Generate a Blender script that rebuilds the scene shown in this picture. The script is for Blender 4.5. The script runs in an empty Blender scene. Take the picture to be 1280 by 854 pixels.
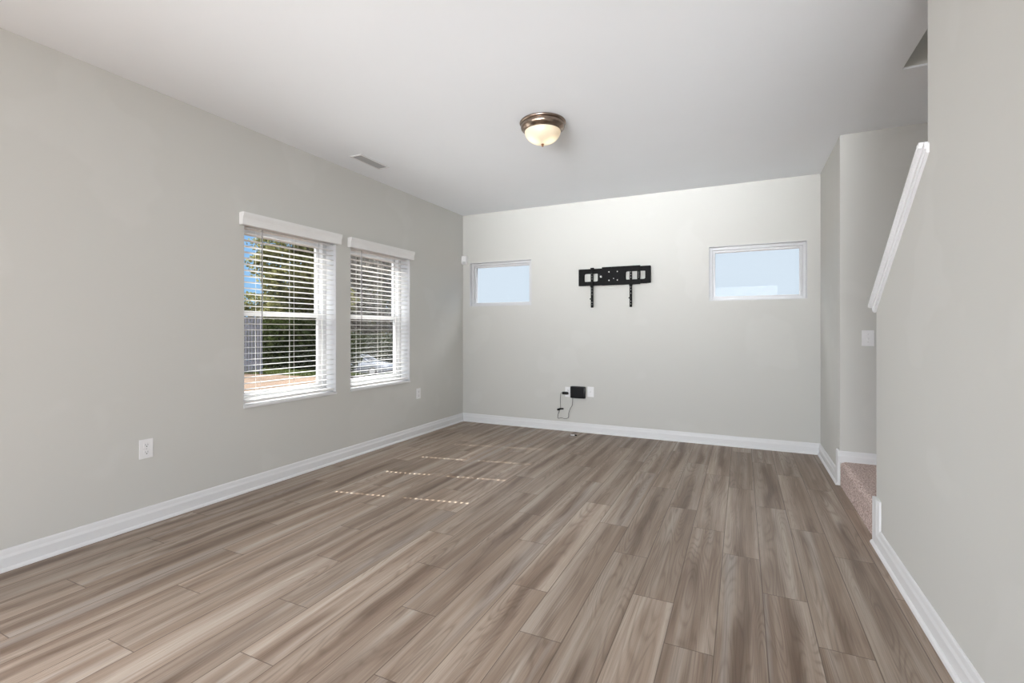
import bpy, bmesh, math, random
import numpy as np
from mathutils import Vector, Matrix

# ------------------------------------------------------------------ camera
SC = bpy.context.scene
COL = SC.collection
YAW = math.radians(25.5)
cam_d = bpy.data.cameras.new('camera')
cam = bpy.data.objects.new('camera', cam_d); COL.objects.link(cam)
cam.location = (0, 0, 1.22)
cam.rotation_euler = (math.pi / 2, 0, YAW)
cam_d.sensor_width = 36.0
cam_d.lens = 603.0 / 1280.0 * 36.0
cam_d.shift_y = -15.0 / 1280.0
cam_d.clip_start = 0.02; cam_d.clip_end = 400
SC.camera = cam

# ------------------------------------------------------------------ colour management
SC.view_settings.view_transform = 'Standard'
SC.view_settings.look = 'None'
SC.view_settings.gamma = 1.0
SC.view_settings.use_curve_mapping = False
SC.view_settings.exposure = 0.06
SC.cycles.use_denoising = True
SC.cycles.use_adaptive_sampling = False
SC.cycles.max_bounces = 10
SC.cycles.diffuse_bounces = 6
SC.cycles.transparent_max_bounces = 24
SC.cycles.sample_clamp_indirect = 6.0
SC.cycles.caustics_reflective = False
SC.cycles.caustics_refractive = False

REAR_POWER = 60.0
SIDE_POWER = 41.0
DINING_POWER = 46.0
STAIR_POWER = 12.0
HIGH_SKY = 12.0
CEILING_FILL_POWER = 36.0
SUN_POWER = 18.0

# ------------------------------------------------------------------ world: clear blue sky to the west, pale haze to the north
W = bpy.data.worlds.new('sky_world'); SC.world = W
W.use_nodes = True
nt = W.node_tree; nt.nodes.clear()
out = nt.nodes.new('ShaderNodeOutputWorld'); bg = nt.nodes.new('ShaderNodeBackground')
tc = nt.nodes.new('ShaderNodeTexCoord'); sep = nt.nodes.new('ShaderNodeSeparateXYZ')
nt.links.new(tc.outputs['Generated'], sep.inputs[0])
mr = nt.nodes.new('ShaderNodeMapRange'); mr.interpolation_type = 'SMOOTHSTEP'
mr.inputs['From Min'].default_value = 0.66; mr.inputs['From Max'].default_value = 0.86
nt.links.new(sep.outputs['Y'], mr.inputs['Value'])
mrz = nt.nodes.new('ShaderNodeMapRange'); mrz.interpolation_type = 'SMOOTHSTEP'
mrz.inputs['From Min'].default_value = 0.0; mrz.inputs['From Max'].default_value = 0.55
nt.links.new(sep.outputs['Z'], mrz.inputs['Value'])
m0 = nt.nodes.new('ShaderNodeMix'); m0.data_type = 'RGBA'
m0.inputs[6].default_value = (0.33, 0.60, 0.93, 1); m0.inputs[7].default_value = (0.16, 0.36, 0.80, 1)
nt.links.new(mrz.outputs[0], m0.inputs[0])
m1 = nt.nodes.new('ShaderNodeMix'); m1.data_type = 'RGBA'
m1.inputs[7].default_value = (0.72, 0.82, 0.93, 1)
nt.links.new(mr.outputs[0], m1.inputs[0]); nt.links.new(m0.outputs[2], m1.inputs[6])
# unseen upper sky brightened and whitened to add light to the room
mh = nt.nodes.new('ShaderNodeMapRange'); mh.interpolation_type = 'SMOOTHSTEP'
mh.inputs['From Min'].default_value = 0.42; mh.inputs['From Max'].default_value = 0.72
nt.links.new(sep.outputs['Z'], mh.inputs['Value'])
m2 = nt.nodes.new('ShaderNodeMix'); m2.data_type = 'RGBA'; m2.inputs[7].default_value = (HIGH_SKY, HIGH_SKY, HIGH_SKY * 1.04, 1)
nt.links.new(mh.outputs[0], m2.inputs[0]); nt.links.new(m1.outputs[2], m2.inputs[6])
nt.links.new(m2.outputs[2], bg.inputs['Color']); bg.inputs['Strength'].default_value = 1.0
nt.links.new(bg.outputs[0], out.inputs[0])

# ------------------------------------------------------------------ sun: about 46 degrees high in the west
sd = bpy.data.lights.new('sun', 'SUN'); sd.energy = SUN_POWER; sd.angle = math.radians(0.32)
sd.color = (1.0, 0.95, 0.87)
so = bpy.data.objects.new('sun', sd); COL.objects.link(so)
sun_dir = Vector((1.0, 0.21, -1.08)).normalized()
so.rotation_euler = sun_dir.to_track_quat('-Z', 'Y').to_euler()
so.location = (-12, -3, 14)

def area(name, loc, direction, sx, sy, power, col=(1, 1, 1), spread=180):
    d = bpy.data.lights.new(name, 'AREA'); d.shape = 'RECTANGLE'; d.size = sx; d.size_y = sy
    d.energy = power; d.color = col; d.spread = math.radians(spread)
    o = bpy.data.objects.new(name, d); COL.objects.link(o)
    o.location = loc; o.rotation_euler = Vector(direction).to_track_quat('-Z', 'Y').to_euler()
    return o
# added fill: unseen upward beam from behind the camera, washing the ceiling
area('ceiling_fill', (-.25, -4.05, 1.3), (-.05, math.cos(math.radians(11)), math.sin(math.radians(11))), 4.2, 2.2, CEILING_FILL_POWER, (0.95, 0.975, 1.0), 27)
# added fills: three unseen area lights around the rear room, one over the stairs
area('rear_fill', (0.7, -4.02, 1.35), (-.15, 1, -0.01), 3.4, 2.2, REAR_POWER, (0.95, 0.975, 1.0), 75)
area('dining_fill', (2.72, -2.2, 1.4), (-.8, 0.6, -0.22), 2.6, 2.0, DINING_POWER, (0.95, 0.975, 1.0), 95)
area('side_fill', (-3.39, -1.05, 1.35), (.60, 0.80, -0.18), 2.3, 1.55, SIDE_POWER, (0.95, 0.975, 1.0), 85)
area('upstairs_fill', (1.3, 0.9, 4.85), (0, 0.5, -1), 0.8, 2.0, STAIR_POWER, (1, 0.98, 0.95))

# ------------------------------------------------------------------ material helpers
def s2l(r, g, b):
    f = lambda c: (c / 255 / 12.92) if c / 255 <= 0.04045 else ((c / 255 + 0.055) / 1.055) ** 2.4
    return (f(r), f(g), f(b), 1.0)

def mat(name, col, rough=0.5, metal=0.0, spec=0.5, noise=None, bump=None):
    """noise = (scale, amount of value change); bump = (scale, strength)"""
    m = bpy.data.materials.new(name); m.use_nodes = True
    n = m.node_tree; b = n.nodes['Principled BSDF']
    b.inputs['Base Color'].default_value = col if len(col) == 4 else (*col, 1)
    b.inputs['Roughness'].default_value = rough; b.inputs['Metallic'].default_value = metal
    b.inputs['Specular IOR Level'].default_value = spec
    t = n.nodes.new('ShaderNodeTexCoord')
    if noise:
        nz = n.nodes.new('ShaderNodeTexNoise'); nz.inputs['Scale'].default_value = noise[0]; nz.inputs['Detail'].default_value = 3
        n.links.new(t.outputs['Object'], nz.inputs['Vector'])
        r = n.nodes.new('ShaderNodeValToRGB'); c = b.inputs['Base Color'].default_value
        k0, k1 = 1 - noise[1], 1 + noise[1]
        r.color_ramp.elements[0].position = 0.35; r.color_ramp.elements[1].position = 0.65
        r.color_ramp.elements[0].color = (c[0] * k0, c[1] * k0, c[2] * k0, 1)
        r.color_ramp.elements[1].color = (c[0] * k1, c[1] * k1, c[2] * k1, 1)
        n.links.new(nz.outputs['Fac'], r.inputs[0]); n.links.new(r.outputs[0], b.inputs['Base Color'])
    if bump:
        nb = n.nodes.new('ShaderNodeTexNoise'); nb.inputs['Scale'].default_value = bump[0]; nb.inputs['Detail'].default_value = 4
        n.links.new(t.outputs['Object'], nb.inputs['Vector'])
        bp = n.nodes.new('ShaderNodeBump'); bp.inputs['Strength'].default_value = bump[1]; bp.inputs['Distance'].default_value = 0.01
        n.links.new(nb.outputs['Fac'], bp.inputs['Height']); n.links.new(bp.outputs[0], b.inputs['Normal'])
    return m

def wall_material():
    m = mat('wall_paint', (0.578, 0.576, 0.548), 0.72, spec=0.25, bump=(220, 0.02))
    n = m.node_tree; b = n.nodes['Principled BSDF']; t = n.nodes['Texture Coordinate']
    # touch-up patches of slightly fresher paint, with soft-edged roller outlines
    nz = n.nodes.new('ShaderNodeTexNoise'); nz.inputs['Scale'].default_value = 1.7; nz.inputs['Detail'].default_value = 2.5
    n.links.new(t.outputs['Object'], nz.inputs['Vector'])
    r = n.nodes.new('ShaderNodeValToRGB')
    r.color_ramp.elements[0].position = 0.60; r.color_ramp.elements[0].color = (0.578, 0.576, 0.548, 1)
    r.color_ramp.elements[1].position = 0.63; r.color_ramp.elements[1].color = (0.592, 0.590, 0.563, 1)
    n.links.new(nz.outputs['Fac'], r.inputs[0]); n.links.new(r.outputs[0], b.inputs['Base Color'])
    return m

M = {}
M['wall'] = wall_material()
M['ceiling'] = mat('ceiling_paint', (0.845, 0.872, 0.905), 0.85, spec=0.15, noise=(2.0, 0.006))
M['trim'] = mat('trim_paint', (0.72, 0.725, 0.735), 0.4, spec=0.45, noise=(5, 0.01))
M['vinyl'] = mat('white_vinyl', (0.58, 0.585, 0.595), 0.35, spec=0.5, noise=(8, 0.01))
M['blind'] = mat('blind_white', (0.78, 0.78, 0.775), 0.4, spec=0.4, noise=(10, 0.01))
M['cord'] = mat('blind_cord', (0.78, 0.77, 0.74), 0.8, noise=(40, 0.05))
M['wand'] = mat('clear_wand', (0.30, 0.29, 0.29), 0.2, spec=0.6, noise=(30, 0.05))
M['plate'] = mat('plate_white', (0.80, 0.80, 0.81), 0.3, spec=0.5, noise=(20, 0.01))
M['dark_slot'] = mat('slot_dark', (0.03, 0.03, 0.03), 0.6, noise=(60, 0.1))
M['black'] = mat('black_powder_coat', (0.006, 0.006, 0.0065), 0.6, spec=0.12, noise=(90, 0.15))
M['black_gloss'] = mat('black_plastic', (0.005, 0.005, 0.006), 0.3, spec=0.2, noise=(60, 0.1))
M['steel'] = mat('zinc_screw', (0.75, 0.75, 0.74), 0.3, metal=0.8, noise=(60, 0.05))
M['bronze'] = mat('brushed_bronze', (0.30, 0.235, 0.19), 0.26, metal=1.0, noise=(50, 0.12))
M['copper'] = mat('copper_finial', (0.30, 0.15, 0.08), 0.3, metal=0.7, noise=(60, 0.1))
M['vent_back'] = mat('vent_dark', (0.22, 0.22, 0.22), 0.8, noise=(40, 0.1))
M['vent_grey'] = mat('vent_grey', (.36, .36, .365), .6, spec=.2, noise=(30, .03))
M['grey_plastic'] = mat('grey_plastic', (0.55, 0.55, 0.55), 0.4, noise=(60, 0.03))

def glass_pane():
    m = bpy.data.materials.new('window_glass'); m.use_nodes = True
    n = m.node_tree; n.nodes.clear()
    o = n.nodes.new('ShaderNodeOutputMaterial'); tr = n.nodes.new('ShaderNodeBsdfTransparent'); gl = n.nodes.new('ShaderNodeBsdfGlossy')
    gl.inputs['Roughness'].default_value = 0.02
    fr = n.nodes.new('ShaderNodeFresnel'); fr.inputs['IOR'].default_value = 1.35
    mul = n.nodes.new('ShaderNodeMath'); mul.operation = 'MULTIPLY'; mul.inputs[1].default_value = 0.25
    tr.inputs['Color'].default_value = (0.96, 0.97, 0.97, 1)
    mx = n.nodes.new('ShaderNodeMixShader')
    n.links.new(fr.outputs[0], mul.inputs[0]); n.links.new(mul.outputs[0], mx.inputs[0])
    n.links.new(tr.outputs[0], mx.inputs[1]); n.links.new(gl.outputs[0], mx.inputs[2]); n.links.new(mx.outputs[0], o.inputs[0])
    return m
M['glass'] = glass_pane()

def carpet_material():
    m = mat('carpet', s2l(168, 146, 134), 0.95, spec=0.05)
    n = m.node_tree; b = n.nodes['Principled BSDF']; t = n.nodes['Texture Coordinate']
    nz = n.nodes.new('ShaderNodeTexNoise'); nz.inputs['Scale'].default_value = 110; nz.inputs['Detail'].default_value = 3
    n.links.new(t.outputs['Object'], nz.inputs['Vector'])
    r = n.nodes.new('ShaderNodeValToRGB')
    r.color_ramp.elements[0].position = 0.3; r.color_ramp.elements[0].color = s2l(140, 118, 108)
    r.color_ramp.elements[1].position = 0.7; r.color_ramp.elements[1].color = s2l(236, 218, 212)
    n.links.new(nz.outputs['Fac'], r.inputs[0]); n.links.new(r.outputs[0], b.inputs['Base Color'])
    bp = n.nodes.new('ShaderNodeBump'); bp.inputs['Strength'].default_value = 0.9; bp.inputs['Distance'].default_value = 0.012
    n.links.new(nz.outputs['Fac'], bp.inputs['Height']); n.links.new(bp.outputs[0], b.inputs['Normal'])
    return m
M['carpet'] = carpet_material()

def floor_material():
    m = bpy.data.materials.new('vinyl_plank'); m.use_nodes = True
    n = m.node_tree; L = n.links.new; b = n.nodes['Principled BSDF']
    b.inputs['Roughness'].default_value = 0.46; b.inputs['Specular IOR Level'].default_value = 0.42
    uv = n.nodes.new('ShaderNodeUVMap'); uv.uv_map = 'plank'
    at = n.nodes.new('ShaderNodeVertexColor'); at.layer_name = 'rnd'
    su = n.nodes.new('ShaderNodeSeparateXYZ'); L(uv.outputs[0], su.inputs[0])
    sr = n.nodes.new('ShaderNodeSeparateColor'); L(at.outputs[0], sr.inputs[0])
    def math_(op, a, c, clamp=False):
        q = n.nodes.new('ShaderNodeMath'); q.operation = op; q.use_clamp = clamp
        for i, v in enumerate((a, c)):
            if isinstance(v, (int, float)): q.inputs[i].default_value = v
            elif v is not None: L(v, q.inputs[i])
        return q.outputs[0]
    def coords(ku, kv, kr):
        c = n.nodes.new('ShaderNodeCombineXYZ')
        L(math_('MULTIPLY', su.outputs[0], ku), c.inputs[0]); L(math_('MULTIPLY', su.outputs[1], kv), c.inputs[1])
        L(math_('MULTIPLY', sr.outputs[0], kr), c.inputs[2]); return c.outputs[0]
    def noise(vec, scale, detail, rough=0.5, dist=0.0):
        q = n.nodes.new('ShaderNodeTexNoise'); q.inputs['Scale'].default_value = scale
        q.inputs['Detail'].default_value = detail; q.inputs['Roughness'].default_value = rough
        q.inputs['Distortion'].default_value = dist
        L(vec, q.inputs['Vector']); return q.outputs['Fac']
    def ramp(v, stops):
        q = n.nodes.new('ShaderNodeValToRGB'); L(v, q.inputs[0]); e = q.color_ramp.elements
        while len(e) < len(stops): e.new(0.5)
        for i, (p, c) in enumerate(stops): e[i].position = p; e[i].color = c
        return q.outputs[0]
    def mix(f, a, c, blend='MIX'):
        q = n.nodes.new('ShaderNodeMix'); q.data_type = 'RGBA'; q.blend_type = blend
        for i, v in ((0, f), (6, a), (7, c)):
            if isinstance(v, (int, float)): q.inputs[i].default_value = v
            elif isinstance(v, tuple): q.inputs[i].default_value = v
            else: L(v, q.inputs[i])
        return q.outputs[2]
    # broad lengthwise bands: darker heart, paler sides, broken up by noise
    g = lambda k: s2l(*k)
    nb = noise(coords(2.6, 0.42, 91.0), 1.0, 3.0, 0.55, 0.5)
    base = ramp(nb, [(0.28, g((138, 118, 102))), (0.42, g((160, 141, 125))), (0.52, g((175, 158, 143))), (0.62, g((188, 173, 159))), (0.74, g((196, 184, 173)))])
    # cooler grey streaks
    ng = noise(coords(2.2, 0.30, 47.0), 1.0, 1.5)
    gm = ramp(ng, [(0.58, (0, 0, 0, 1)), (0.68, (1, 1, 1, 1))])
    base = mix(math_('MULTIPLY', gm, 0.5), base, s2l(178, 170, 164))
    # heartwood stripe wandering along the middle of the plank
    wob = noise(coords(0.0, 0.9, 33.0), 1.0, 2.0)
    off = math_('ABSOLUTE', math_('SUBTRACT', su.outputs[0], math_('ADD', math_('MULTIPLY', wob, 0.9), 0.05)), None)
    hw = ramp(off, [(0.06, (1, 1, 1, 1)), (0.26, (0, 0, 0, 1))])
    hs = ramp(noise(coords(1.2, 1.1, 57.0), 1.0, 2.0), [(0.40, (0, 0, 0, 1)), (0.60, (1, 1, 1, 1))])
    heart = math_('MULTIPLY', hw, hs)
    base = mix(math_('MULTIPLY', heart, 0.85), base, s2l(116, 95, 79))
    # cathedral figure: contour lines of a stretched low noise, strongest in the heart
    nc = noise(coords(1.7, 0.75, 63.0), 1.0, 1.2, 0.4, 0.25)
    ring = math_('SINE', math_('MULTIPLY', nc, 150.0), None)
    ring = math_('POWER', math_('MULTIPLY', math_('ADD', ring, 1.0), 0.5), 3.0)
    msk = ramp(noise(coords(1.8, 0.8, 29.0), 1.0, 1.0), [(0.42, (0.05, 0.05, 0.05, 1)), (0.56, (1, 1, 1, 1))])
    msk = math_('MAXIMUM', math_('MULTIPLY', msk, 0.7), heart)
    base = mix(math_('MULTIPLY', math_('MULTIPLY', ring, msk), 0.50), base, s2l(104, 84, 69))
    # knots
    kc = n.nodes.new('ShaderNodeTexVoronoi'); kc.inputs['Scale'].default_value = 1.0; kc.inputs['Randomness'].default_value = 1.0
    L(coords(1.9, 1.3, 23.0), kc.inputs['Vector'])
    kn = ramp(kc.outputs['Distance'], [(0.025, (1, 1, 1, 1)), (0.11, (0, 0, 0, 1))])
    base = mix(math_('MULTIPLY', kn, 0.45), base, s2l(96, 74, 58))
    # fine pores
    nf = noise(coords(40.0, 3.5, 17.0), 1.0, 5.0, 0.65)
    fine = ramp(nf, [(0.30, (0.76, 0.745, 0.73, 1)), (0.60, (1.07, 1.07, 1.07, 1))])
    base = mix(0.85, base, fine, 'MULTIPLY')
    # thin dark streak lines
    nl = noise(coords(11.0, 0.6, 71.0), 1.0, 2.5)
    ln = ramp(nl, [(0.30, (1, 1, 1, 1)), (0.39, (0, 0, 0, 1))])
    base = mix(math_('MULTIPLY', ln, 0.34), base, s2l(116, 95, 79))
    # plank-to-plank tone
    tone = ramp(sr.outputs[1], [(0.0, (0.68, 0.676, 0.672, 1)), (1.0, (0.88, 0.88, 0.88, 1))])
    base = mix(1.0, base, tone, 'MULTIPLY')
    # the micro-bevel at the plank edges
    e1 = math_('LESS_THAN', math_('ABSOLUTE', math_('SUBTRACT', su.outputs[0], 0.5), None), 0.489)
    sv = n.nodes.new('ShaderNodeSeparateXYZ'); uv2 = n.nodes.new('ShaderNodeUVMap'); uv2.uv_map = 'ends'; L(uv2.outputs[0], sv.inputs[0])
    e2 = math_('LESS_THAN', math_('ABSOLUTE', math_('SUBTRACT', sv.outputs[0], 0.5), None), 0.4985)
    inside = math_('MULTIPLY', e1, e2)
    base = mix(inside, mix(0.68, base, s2l(70, 54, 44)), base)
    L(base, b.inputs['Base Color'])
    bp = n.nodes.new('ShaderNodeBump'); bp.inputs['Strength'].default_value = 0.06; bp.inputs['Distance'].default_value = 0.004
    L(nf, bp.inputs['Height']); L(bp.outputs[0], b.inputs['Normal'])
    return m
M['floor'] = floor_material()

# ------------------------------------------------------------------ geometry helpers
class MB:
    def __init__(s): s.bm = bmesh.new()
    def box(s, x0, x1, y0, y1, z0, z1, bev=0.0):
        b2 = bmesh.new()
        r = bmesh.ops.create_cube(b2, size=1.0)
        for v in b2.verts:
            v.co = Vector(((x0 + x1) / 2 + v.co.x * (x1 - x0), (y0 + y1) / 2 + v.co.y * (y1 - y0), (z0 + z1) / 2 + v.co.z * (z1 - z0)))
        if bev > 0: bmesh.ops.bevel(b2, geom=list(b2.edges), offset=bev, segments=2, affect='EDGES', profile=0.6)
        s._add(b2); return s
    def _add(s, b2, mtx=None):
        if mtx is not None: bmesh.ops.transform(b2, matrix=mtx, verts=b2.verts)
        me = bpy.data.meshes.new('tmp'); b2.to_mesh(me); b2.free(); s.bm.from_mesh(me); bpy.data.meshes.remove(me)
    def prism(s, pts, axis, a0, a1):
        """closed outline of 2-D points, extruded along axis ('x','y','z') from a0 to a1"""
        def P(p, a):
            return {'x': (a, p[0], p[1]), 'y': (p[0], a, p[1]), 'z': (p[0], p[1], a)}[axis]
        b2 = bmesh.new()
        A = [b2.verts.new(P(p, a0)) for p in pts]; B = [b2.verts.new(P(p, a1)) for p in pts]
        b2.faces.new(A); b2.faces.new(B)
        for i in range(len(pts)):
            j = (i + 1) % len(pts); b2.faces.new((A[i], A[j], B[j], B[i]))
        bmesh.ops.recalc_face_normals(b2, faces=b2.faces); s._add(b2); return s
    def cyl(s, p0, p1, r0, r1=None, n=16, cap=True):
        r1 = r0 if r1 is None else r1
        p0, p1 = Vector(p0), Vector(p1); d = p1 - p0
        b2 = bmesh.new(); bmesh.ops.create_cone(b2, cap_ends=cap, segments=n, radius1=r0, radius2=r1, depth=d.length)
        q = Vector((0, 0, 1)).rotation_difference(d.normalized()).to_matrix().to_4x4()
        s._add(b2, Matrix.Translation((p0 + p1) / 2) @ q); return s
    def lathe(s, prof, c, n=48):
        """profile of (radius, z) about the vertical through c"""
        b2 = bmesh.new(); rings = []
        for r, z in prof:
            if r < 1e-6: rings.append([b2.verts.new((c[0], c[1], c[2] + z))])
            else: rings.append([b2.verts.new((c[0] + r * math.cos(2 * math.pi * k / n), c[1] + r * math.sin(2 * math.pi * k / n), c[2] + z)) for k in range(n)])
        for A, B in zip(rings, rings[1:]):
            for k in range(n):
                j = (k + 1) % n
                if len(A) == 1 and len(B) == 1: continue
                if len(A) == 1: b2.faces.new((A[0], B[j], B[k]))
                elif len(B) == 1: b2.faces.new((A[k], A[j], B[0]))
                else: b2.faces.new((A[k], A[j], B[j], B[k]))
        bmesh.ops.recalc_face_normals(b2, faces=b2.faces); s._add(b2); return s
    def sphere(s, c, r, n=12):
        b2 = bmesh.new(); bmesh.ops.create_uvsphere(b2, u_segments=n, v_segments=max(6, n // 2), radius=r)
        s._add(b2, Matrix.Translation(c)); return s
    def tube(s, pts, r, n=8):
        """smooth round cord through the points"""
        P = [Vector(p) for p in pts]; fine = []
        for i in range(len(P) - 1):
            a, b, c, d = P[max(i - 1, 0)], P[i], P[i + 1], P[min(i + 2, len(P) - 1)]
            for k in range(6):
                t = k / 6
                fine.append(0.5 * ((2 * b) + (c - a) * t + (2 * a - 5 * b + 4 * c - d) * t * t + (3 * b - a - 3 * c + d) * t ** 3))
        fine.append(P[-1]); b2 = bmesh.new(); rings = []
        nrm = None
        for i, p in enumerate(fine):
            t = (fine[min(i + 1, len(fine) - 1)] - fine[max(i - 1, 0)]).normalized()
            if nrm is None: nrm = t.orthogonal().normalized()
            nrm = (nrm - t * nrm.dot(t)).normalized(); bn = t.cross(nrm)
            rings.append([b2.verts.new(p + (nrm * math.cos(2 * math.pi * k / n) + bn * math.sin(2 * math.pi * k / n)) * r) for k in range(n)])
        for A, B in zip(rings, rings[1:]):
            for k in range(n): b2.faces.new((A[k], A[(k + 1) % n], B[(k + 1) % n], B[k]))
        b2.faces.new(rings[0][::-1]); b2.faces.new(rings[-1])
        bmesh.ops.recalc_face_normals(b2, faces=b2.faces); s._add(b2); return s
    def build(s, name, material, parent=None, smooth=False):
        me = bpy.data.meshes.new(name); s.bm.to_mesh(me); s.bm.free(); me.materials.append(material)
        if smooth:
            for p in me.polygons: p.use_smooth = True
            me.set_sharp_from_angle(angle=math.radians(40))
        o = bpy.data.objects.new(name, me); COL.objects.link(o)
        if parent is not None:
            o.parent = parent; o.matrix_parent_inverse = Matrix.Translation(parent.location).inverted()
        return o

def tag(o, label=None, cat=None, group=None, kind=None):
    if label: o['label'] = label
    if cat: o['category'] = cat
    if group: o['group'] = group
    if kind: o['kind'] = kind
    return o
def empty(name, loc):
    o = bpy.data.objects.new(name, None); o.empty_display_size = 0.1; o.location = loc; COL.objects.link(o); return o
def S(o): o['kind'] = 'structure'; return o
def copy_tree(o, parent=None):
    c = o.copy(); COL.objects.link(c)
    if parent is not None: c.parent = parent
    for ch in list(o.children): copy_tree(ch, c)
    return c

# ------------------------------------------------------------------ room dimensions
XL, XR, YB, YR, H = -3.37, 0.69, 5.54, -4.0, 2.74
XRO = 0.81                       # outer face of the right wall
XH = 0.845                       # near side of the ceiling opening over the stairs
XS = 1.80                        # far side of the stairwell
YL0, YL1 = 3.37, 4.51            # stair landing
YOP = 3.53                       # far edge of the ceiling opening over the stairs
WIN_L = [(2.395, 3.31), (3.485, 4.40)]; WZ0, WZ1 = 0.648, 2.06
WIN_B = [(-3.265, -2.375), (-0.32, 0.58)]; BZ0, BZ1 = 1.525, 2.10

# ------------------------------------------------------------------ floor of vinyl planks
def build_floor():
    rng = random.Random(11)
    mods = {-2: .28, -1: .64, 0: .96, 1: .075, 2: .43, 3: .73, 4: 1.03, 5: .195, 6: .555, 7: .87, 8: .11, 9: .49, 10: .85,
            11: 1.205, 12: .30, 13: .68, 14: 1.03, 15: .17, 16: .51, 17: .865, 18: 1.19, 19: .41, 20: .77, 21: .11, 22: .45}
    V, F, U, E, R = [], [], [], [], []
    y0, y1 = YR, YB
    def plank(x0, x1, ya, yb, u0, u1, v0, v1, rnd, e):
        k = len(V)
        V.extend([(x0, ya, 0), (x1, ya, 0), (x1, yb, 0), (x0, yb, 0)]); F.append((k, k + 1, k + 2, k + 3))
        U.extend([(u0, v0), (u1, v0), (u1, v1), (u0, v1)]); E.extend([(e[0], 0), (e[0], 0), (e[1], 0), (e[1], 0)]); R.extend([rnd] * 4)
    for k in range(-13, 23):
        c = 0.355 - 0.18 * k; x0, x1 = c - 0.09, c + 0.09
        md = mods.get(k, rng.random() * 1.22)
        X0, X1 = max(x0, XL), min(x1, 2.7)
        if X1 <= X0: continue
        j = math.floor((y0 - md) / 1.22)
        while md + j * 1.22 < y1:
            ya, yb = md + j * 1.22, md + (j + 1) * 1.22
            A, B = max(ya, y0), min(yb, y1)
            rnd = (rng.random(), rng.random(), rng.random(), 1)
            if B > A:
                plank(X0, X1, A, B, (X0 - x0) / .18, (X1 - x0) / .18, A - ya, B - ya, rnd, ((A - ya) / 1.22, (B - ya) / 1.22))
            j += 1
    me = bpy.data.meshes.new('floor'); me.from_pydata(V, [], F)
    me.uv_layers.new(name='plank'); me.uv_layers.new(name='ends'); me.color_attributes.new('rnd', 'FLOAT_COLOR', 'CORNER')
    l1, l2, ca = me.uv_layers['plank'].data, me.uv_layers['ends'].data, me.color_attributes['rnd'].data
    for p in me.polygons:
        for li in p.loop_indices:
            i = me.loops[li].vertex_index; l1[li].uv = U[i]; l2[li].uv = E[i]; ca[li].color = R[i]
    me.materials.append(M['floor']); o = bpy.data.objects.new('floor', me); COL.objects.link(o); S(o)
build_floor()
S(MB().box(-3.9, 3.0, YR - .3, YB + .3, -.30, -.004).build('floor_slab', M['vent_back']))

# ------------------------------------------------------------------ walls
def wall_cells(fixed, a_lo, a_hi, holes, z_lo, z_hi, hz0, hz1, axis):
    mb = MB(); edges = [a_lo] + [e for h in holes for e in h] + [a_hi]
    def add(a, b, z0, z1):
        if axis == 'x': mb.box(fixed[0], fixed[1], a, b, z0, z1)
        else: mb.box(a, b, fixed[0], fixed[1], z0, z1)
    for i in range(0, len(edges), 2): add(edges[i], edges[i + 1], z_lo, z_hi)
    for h in holes:
        add(h[0], h[1], z_lo, hz0); add(h[0], h[1], hz1, z_hi)
    return mb
lw = wall_cells((XL - .2, XL), .55, YB + .2, WIN_L, 0, H, WZ0 - .02, WZ1, 'x')
lw.box(XL - .2, XL, YR - .2, -2.25, 0, H).box(XL - .2, XL, .15, .55, 0, H).box(XL - .2, XL, -2.25, .15, 0, .55).box(XL - .2, XL, -2.25, .15, 2.15, H)
S(lw.build('wall_left', M['wall']))
S(wall_cells((YB, YB + .2), XL, XR, WIN_B, 0, H, BZ0, BZ1, 'y').build('wall_back', M['wall']))
S(MB().box(XR, XS + .12, YL1, YB + .2, 0, H).build('wall_stair', M['wall']))
S(MB().box(XL - .2, -3.2, YR - .2, YR, 0, H).box(2.5, 2.9, YR - .2, YR, 0, H).box(-3.2, 2.5, YR - .2, YR, 2.5, H).box(-3.2, 2.5, YR - .2, YR, 0, .12).build('wall_rear', M['wall']))
S(MB().box(2.7, 2.9, YR, -3.55, 0, H).box(2.7, 2.9, -.85, -.5, 0, H).box(2.7, 2.9, -3.55, -.85, 0, .38).box(2.7, 2.9, -3.55, -.85, 2.42, H).build('wall_dining', M['wall']))
S(MB().box(XRO, 2.9, -.62, -.5, 0, H).build('wall_closet', M['wall']))
CAP_Y0, CAP_Y1 = 3.37, 2.53
def cap_z(y): return 1.365 + (3.37 - y) * 0.72          # underside of the sloping cap
S(MB().prism([(-0.62, 0), (CAP_Y0, 0), (CAP_Y0, cap_z(CAP_Y0)), (CAP_Y1, cap_z(CAP_Y1)), (CAP_Y1, H), (-0.62, H)], 'x', XR, XRO).build('wall_right', M['wall']))
S(MB().box(XS, XS + .12, -.5, YL1, 0, 5.2).build('wall_stairwell', M['wall']))
# stair shaft above the ceiling
HOLE_Y0 = -.35
S(MB().box(XRO, XS, YOP - .005, YOP + .12, H + .012, 5.2).box(XRO - .12, XH, HOLE_Y0, YOP + .12, H + .30, 5.2)
  .box(XRO, XS, HOLE_Y0 - .12, HOLE_Y0, H, 5.2).build('wall_upstairs', M['wall']))
cb = MB().box(XL - .2, XH, YR - .2, YB + .2, H, H + .3).box(XH, 2.9, YOP, YB + .2, H, H + .3) \
    .box(XH, 2.9, YR - .2, HOLE_Y0, H, H + .3).box(XS, 2.9, HOLE_Y0, YOP, H, H + .3)
S(cb.build('ceiling', M['ceiling']))
S(MB().box(XRO - .12, XS + .12, HOLE_Y0 - .12, YOP + .12, 5.2, 5.3).build('ceiling_upstairs', M['ceiling']))

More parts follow.
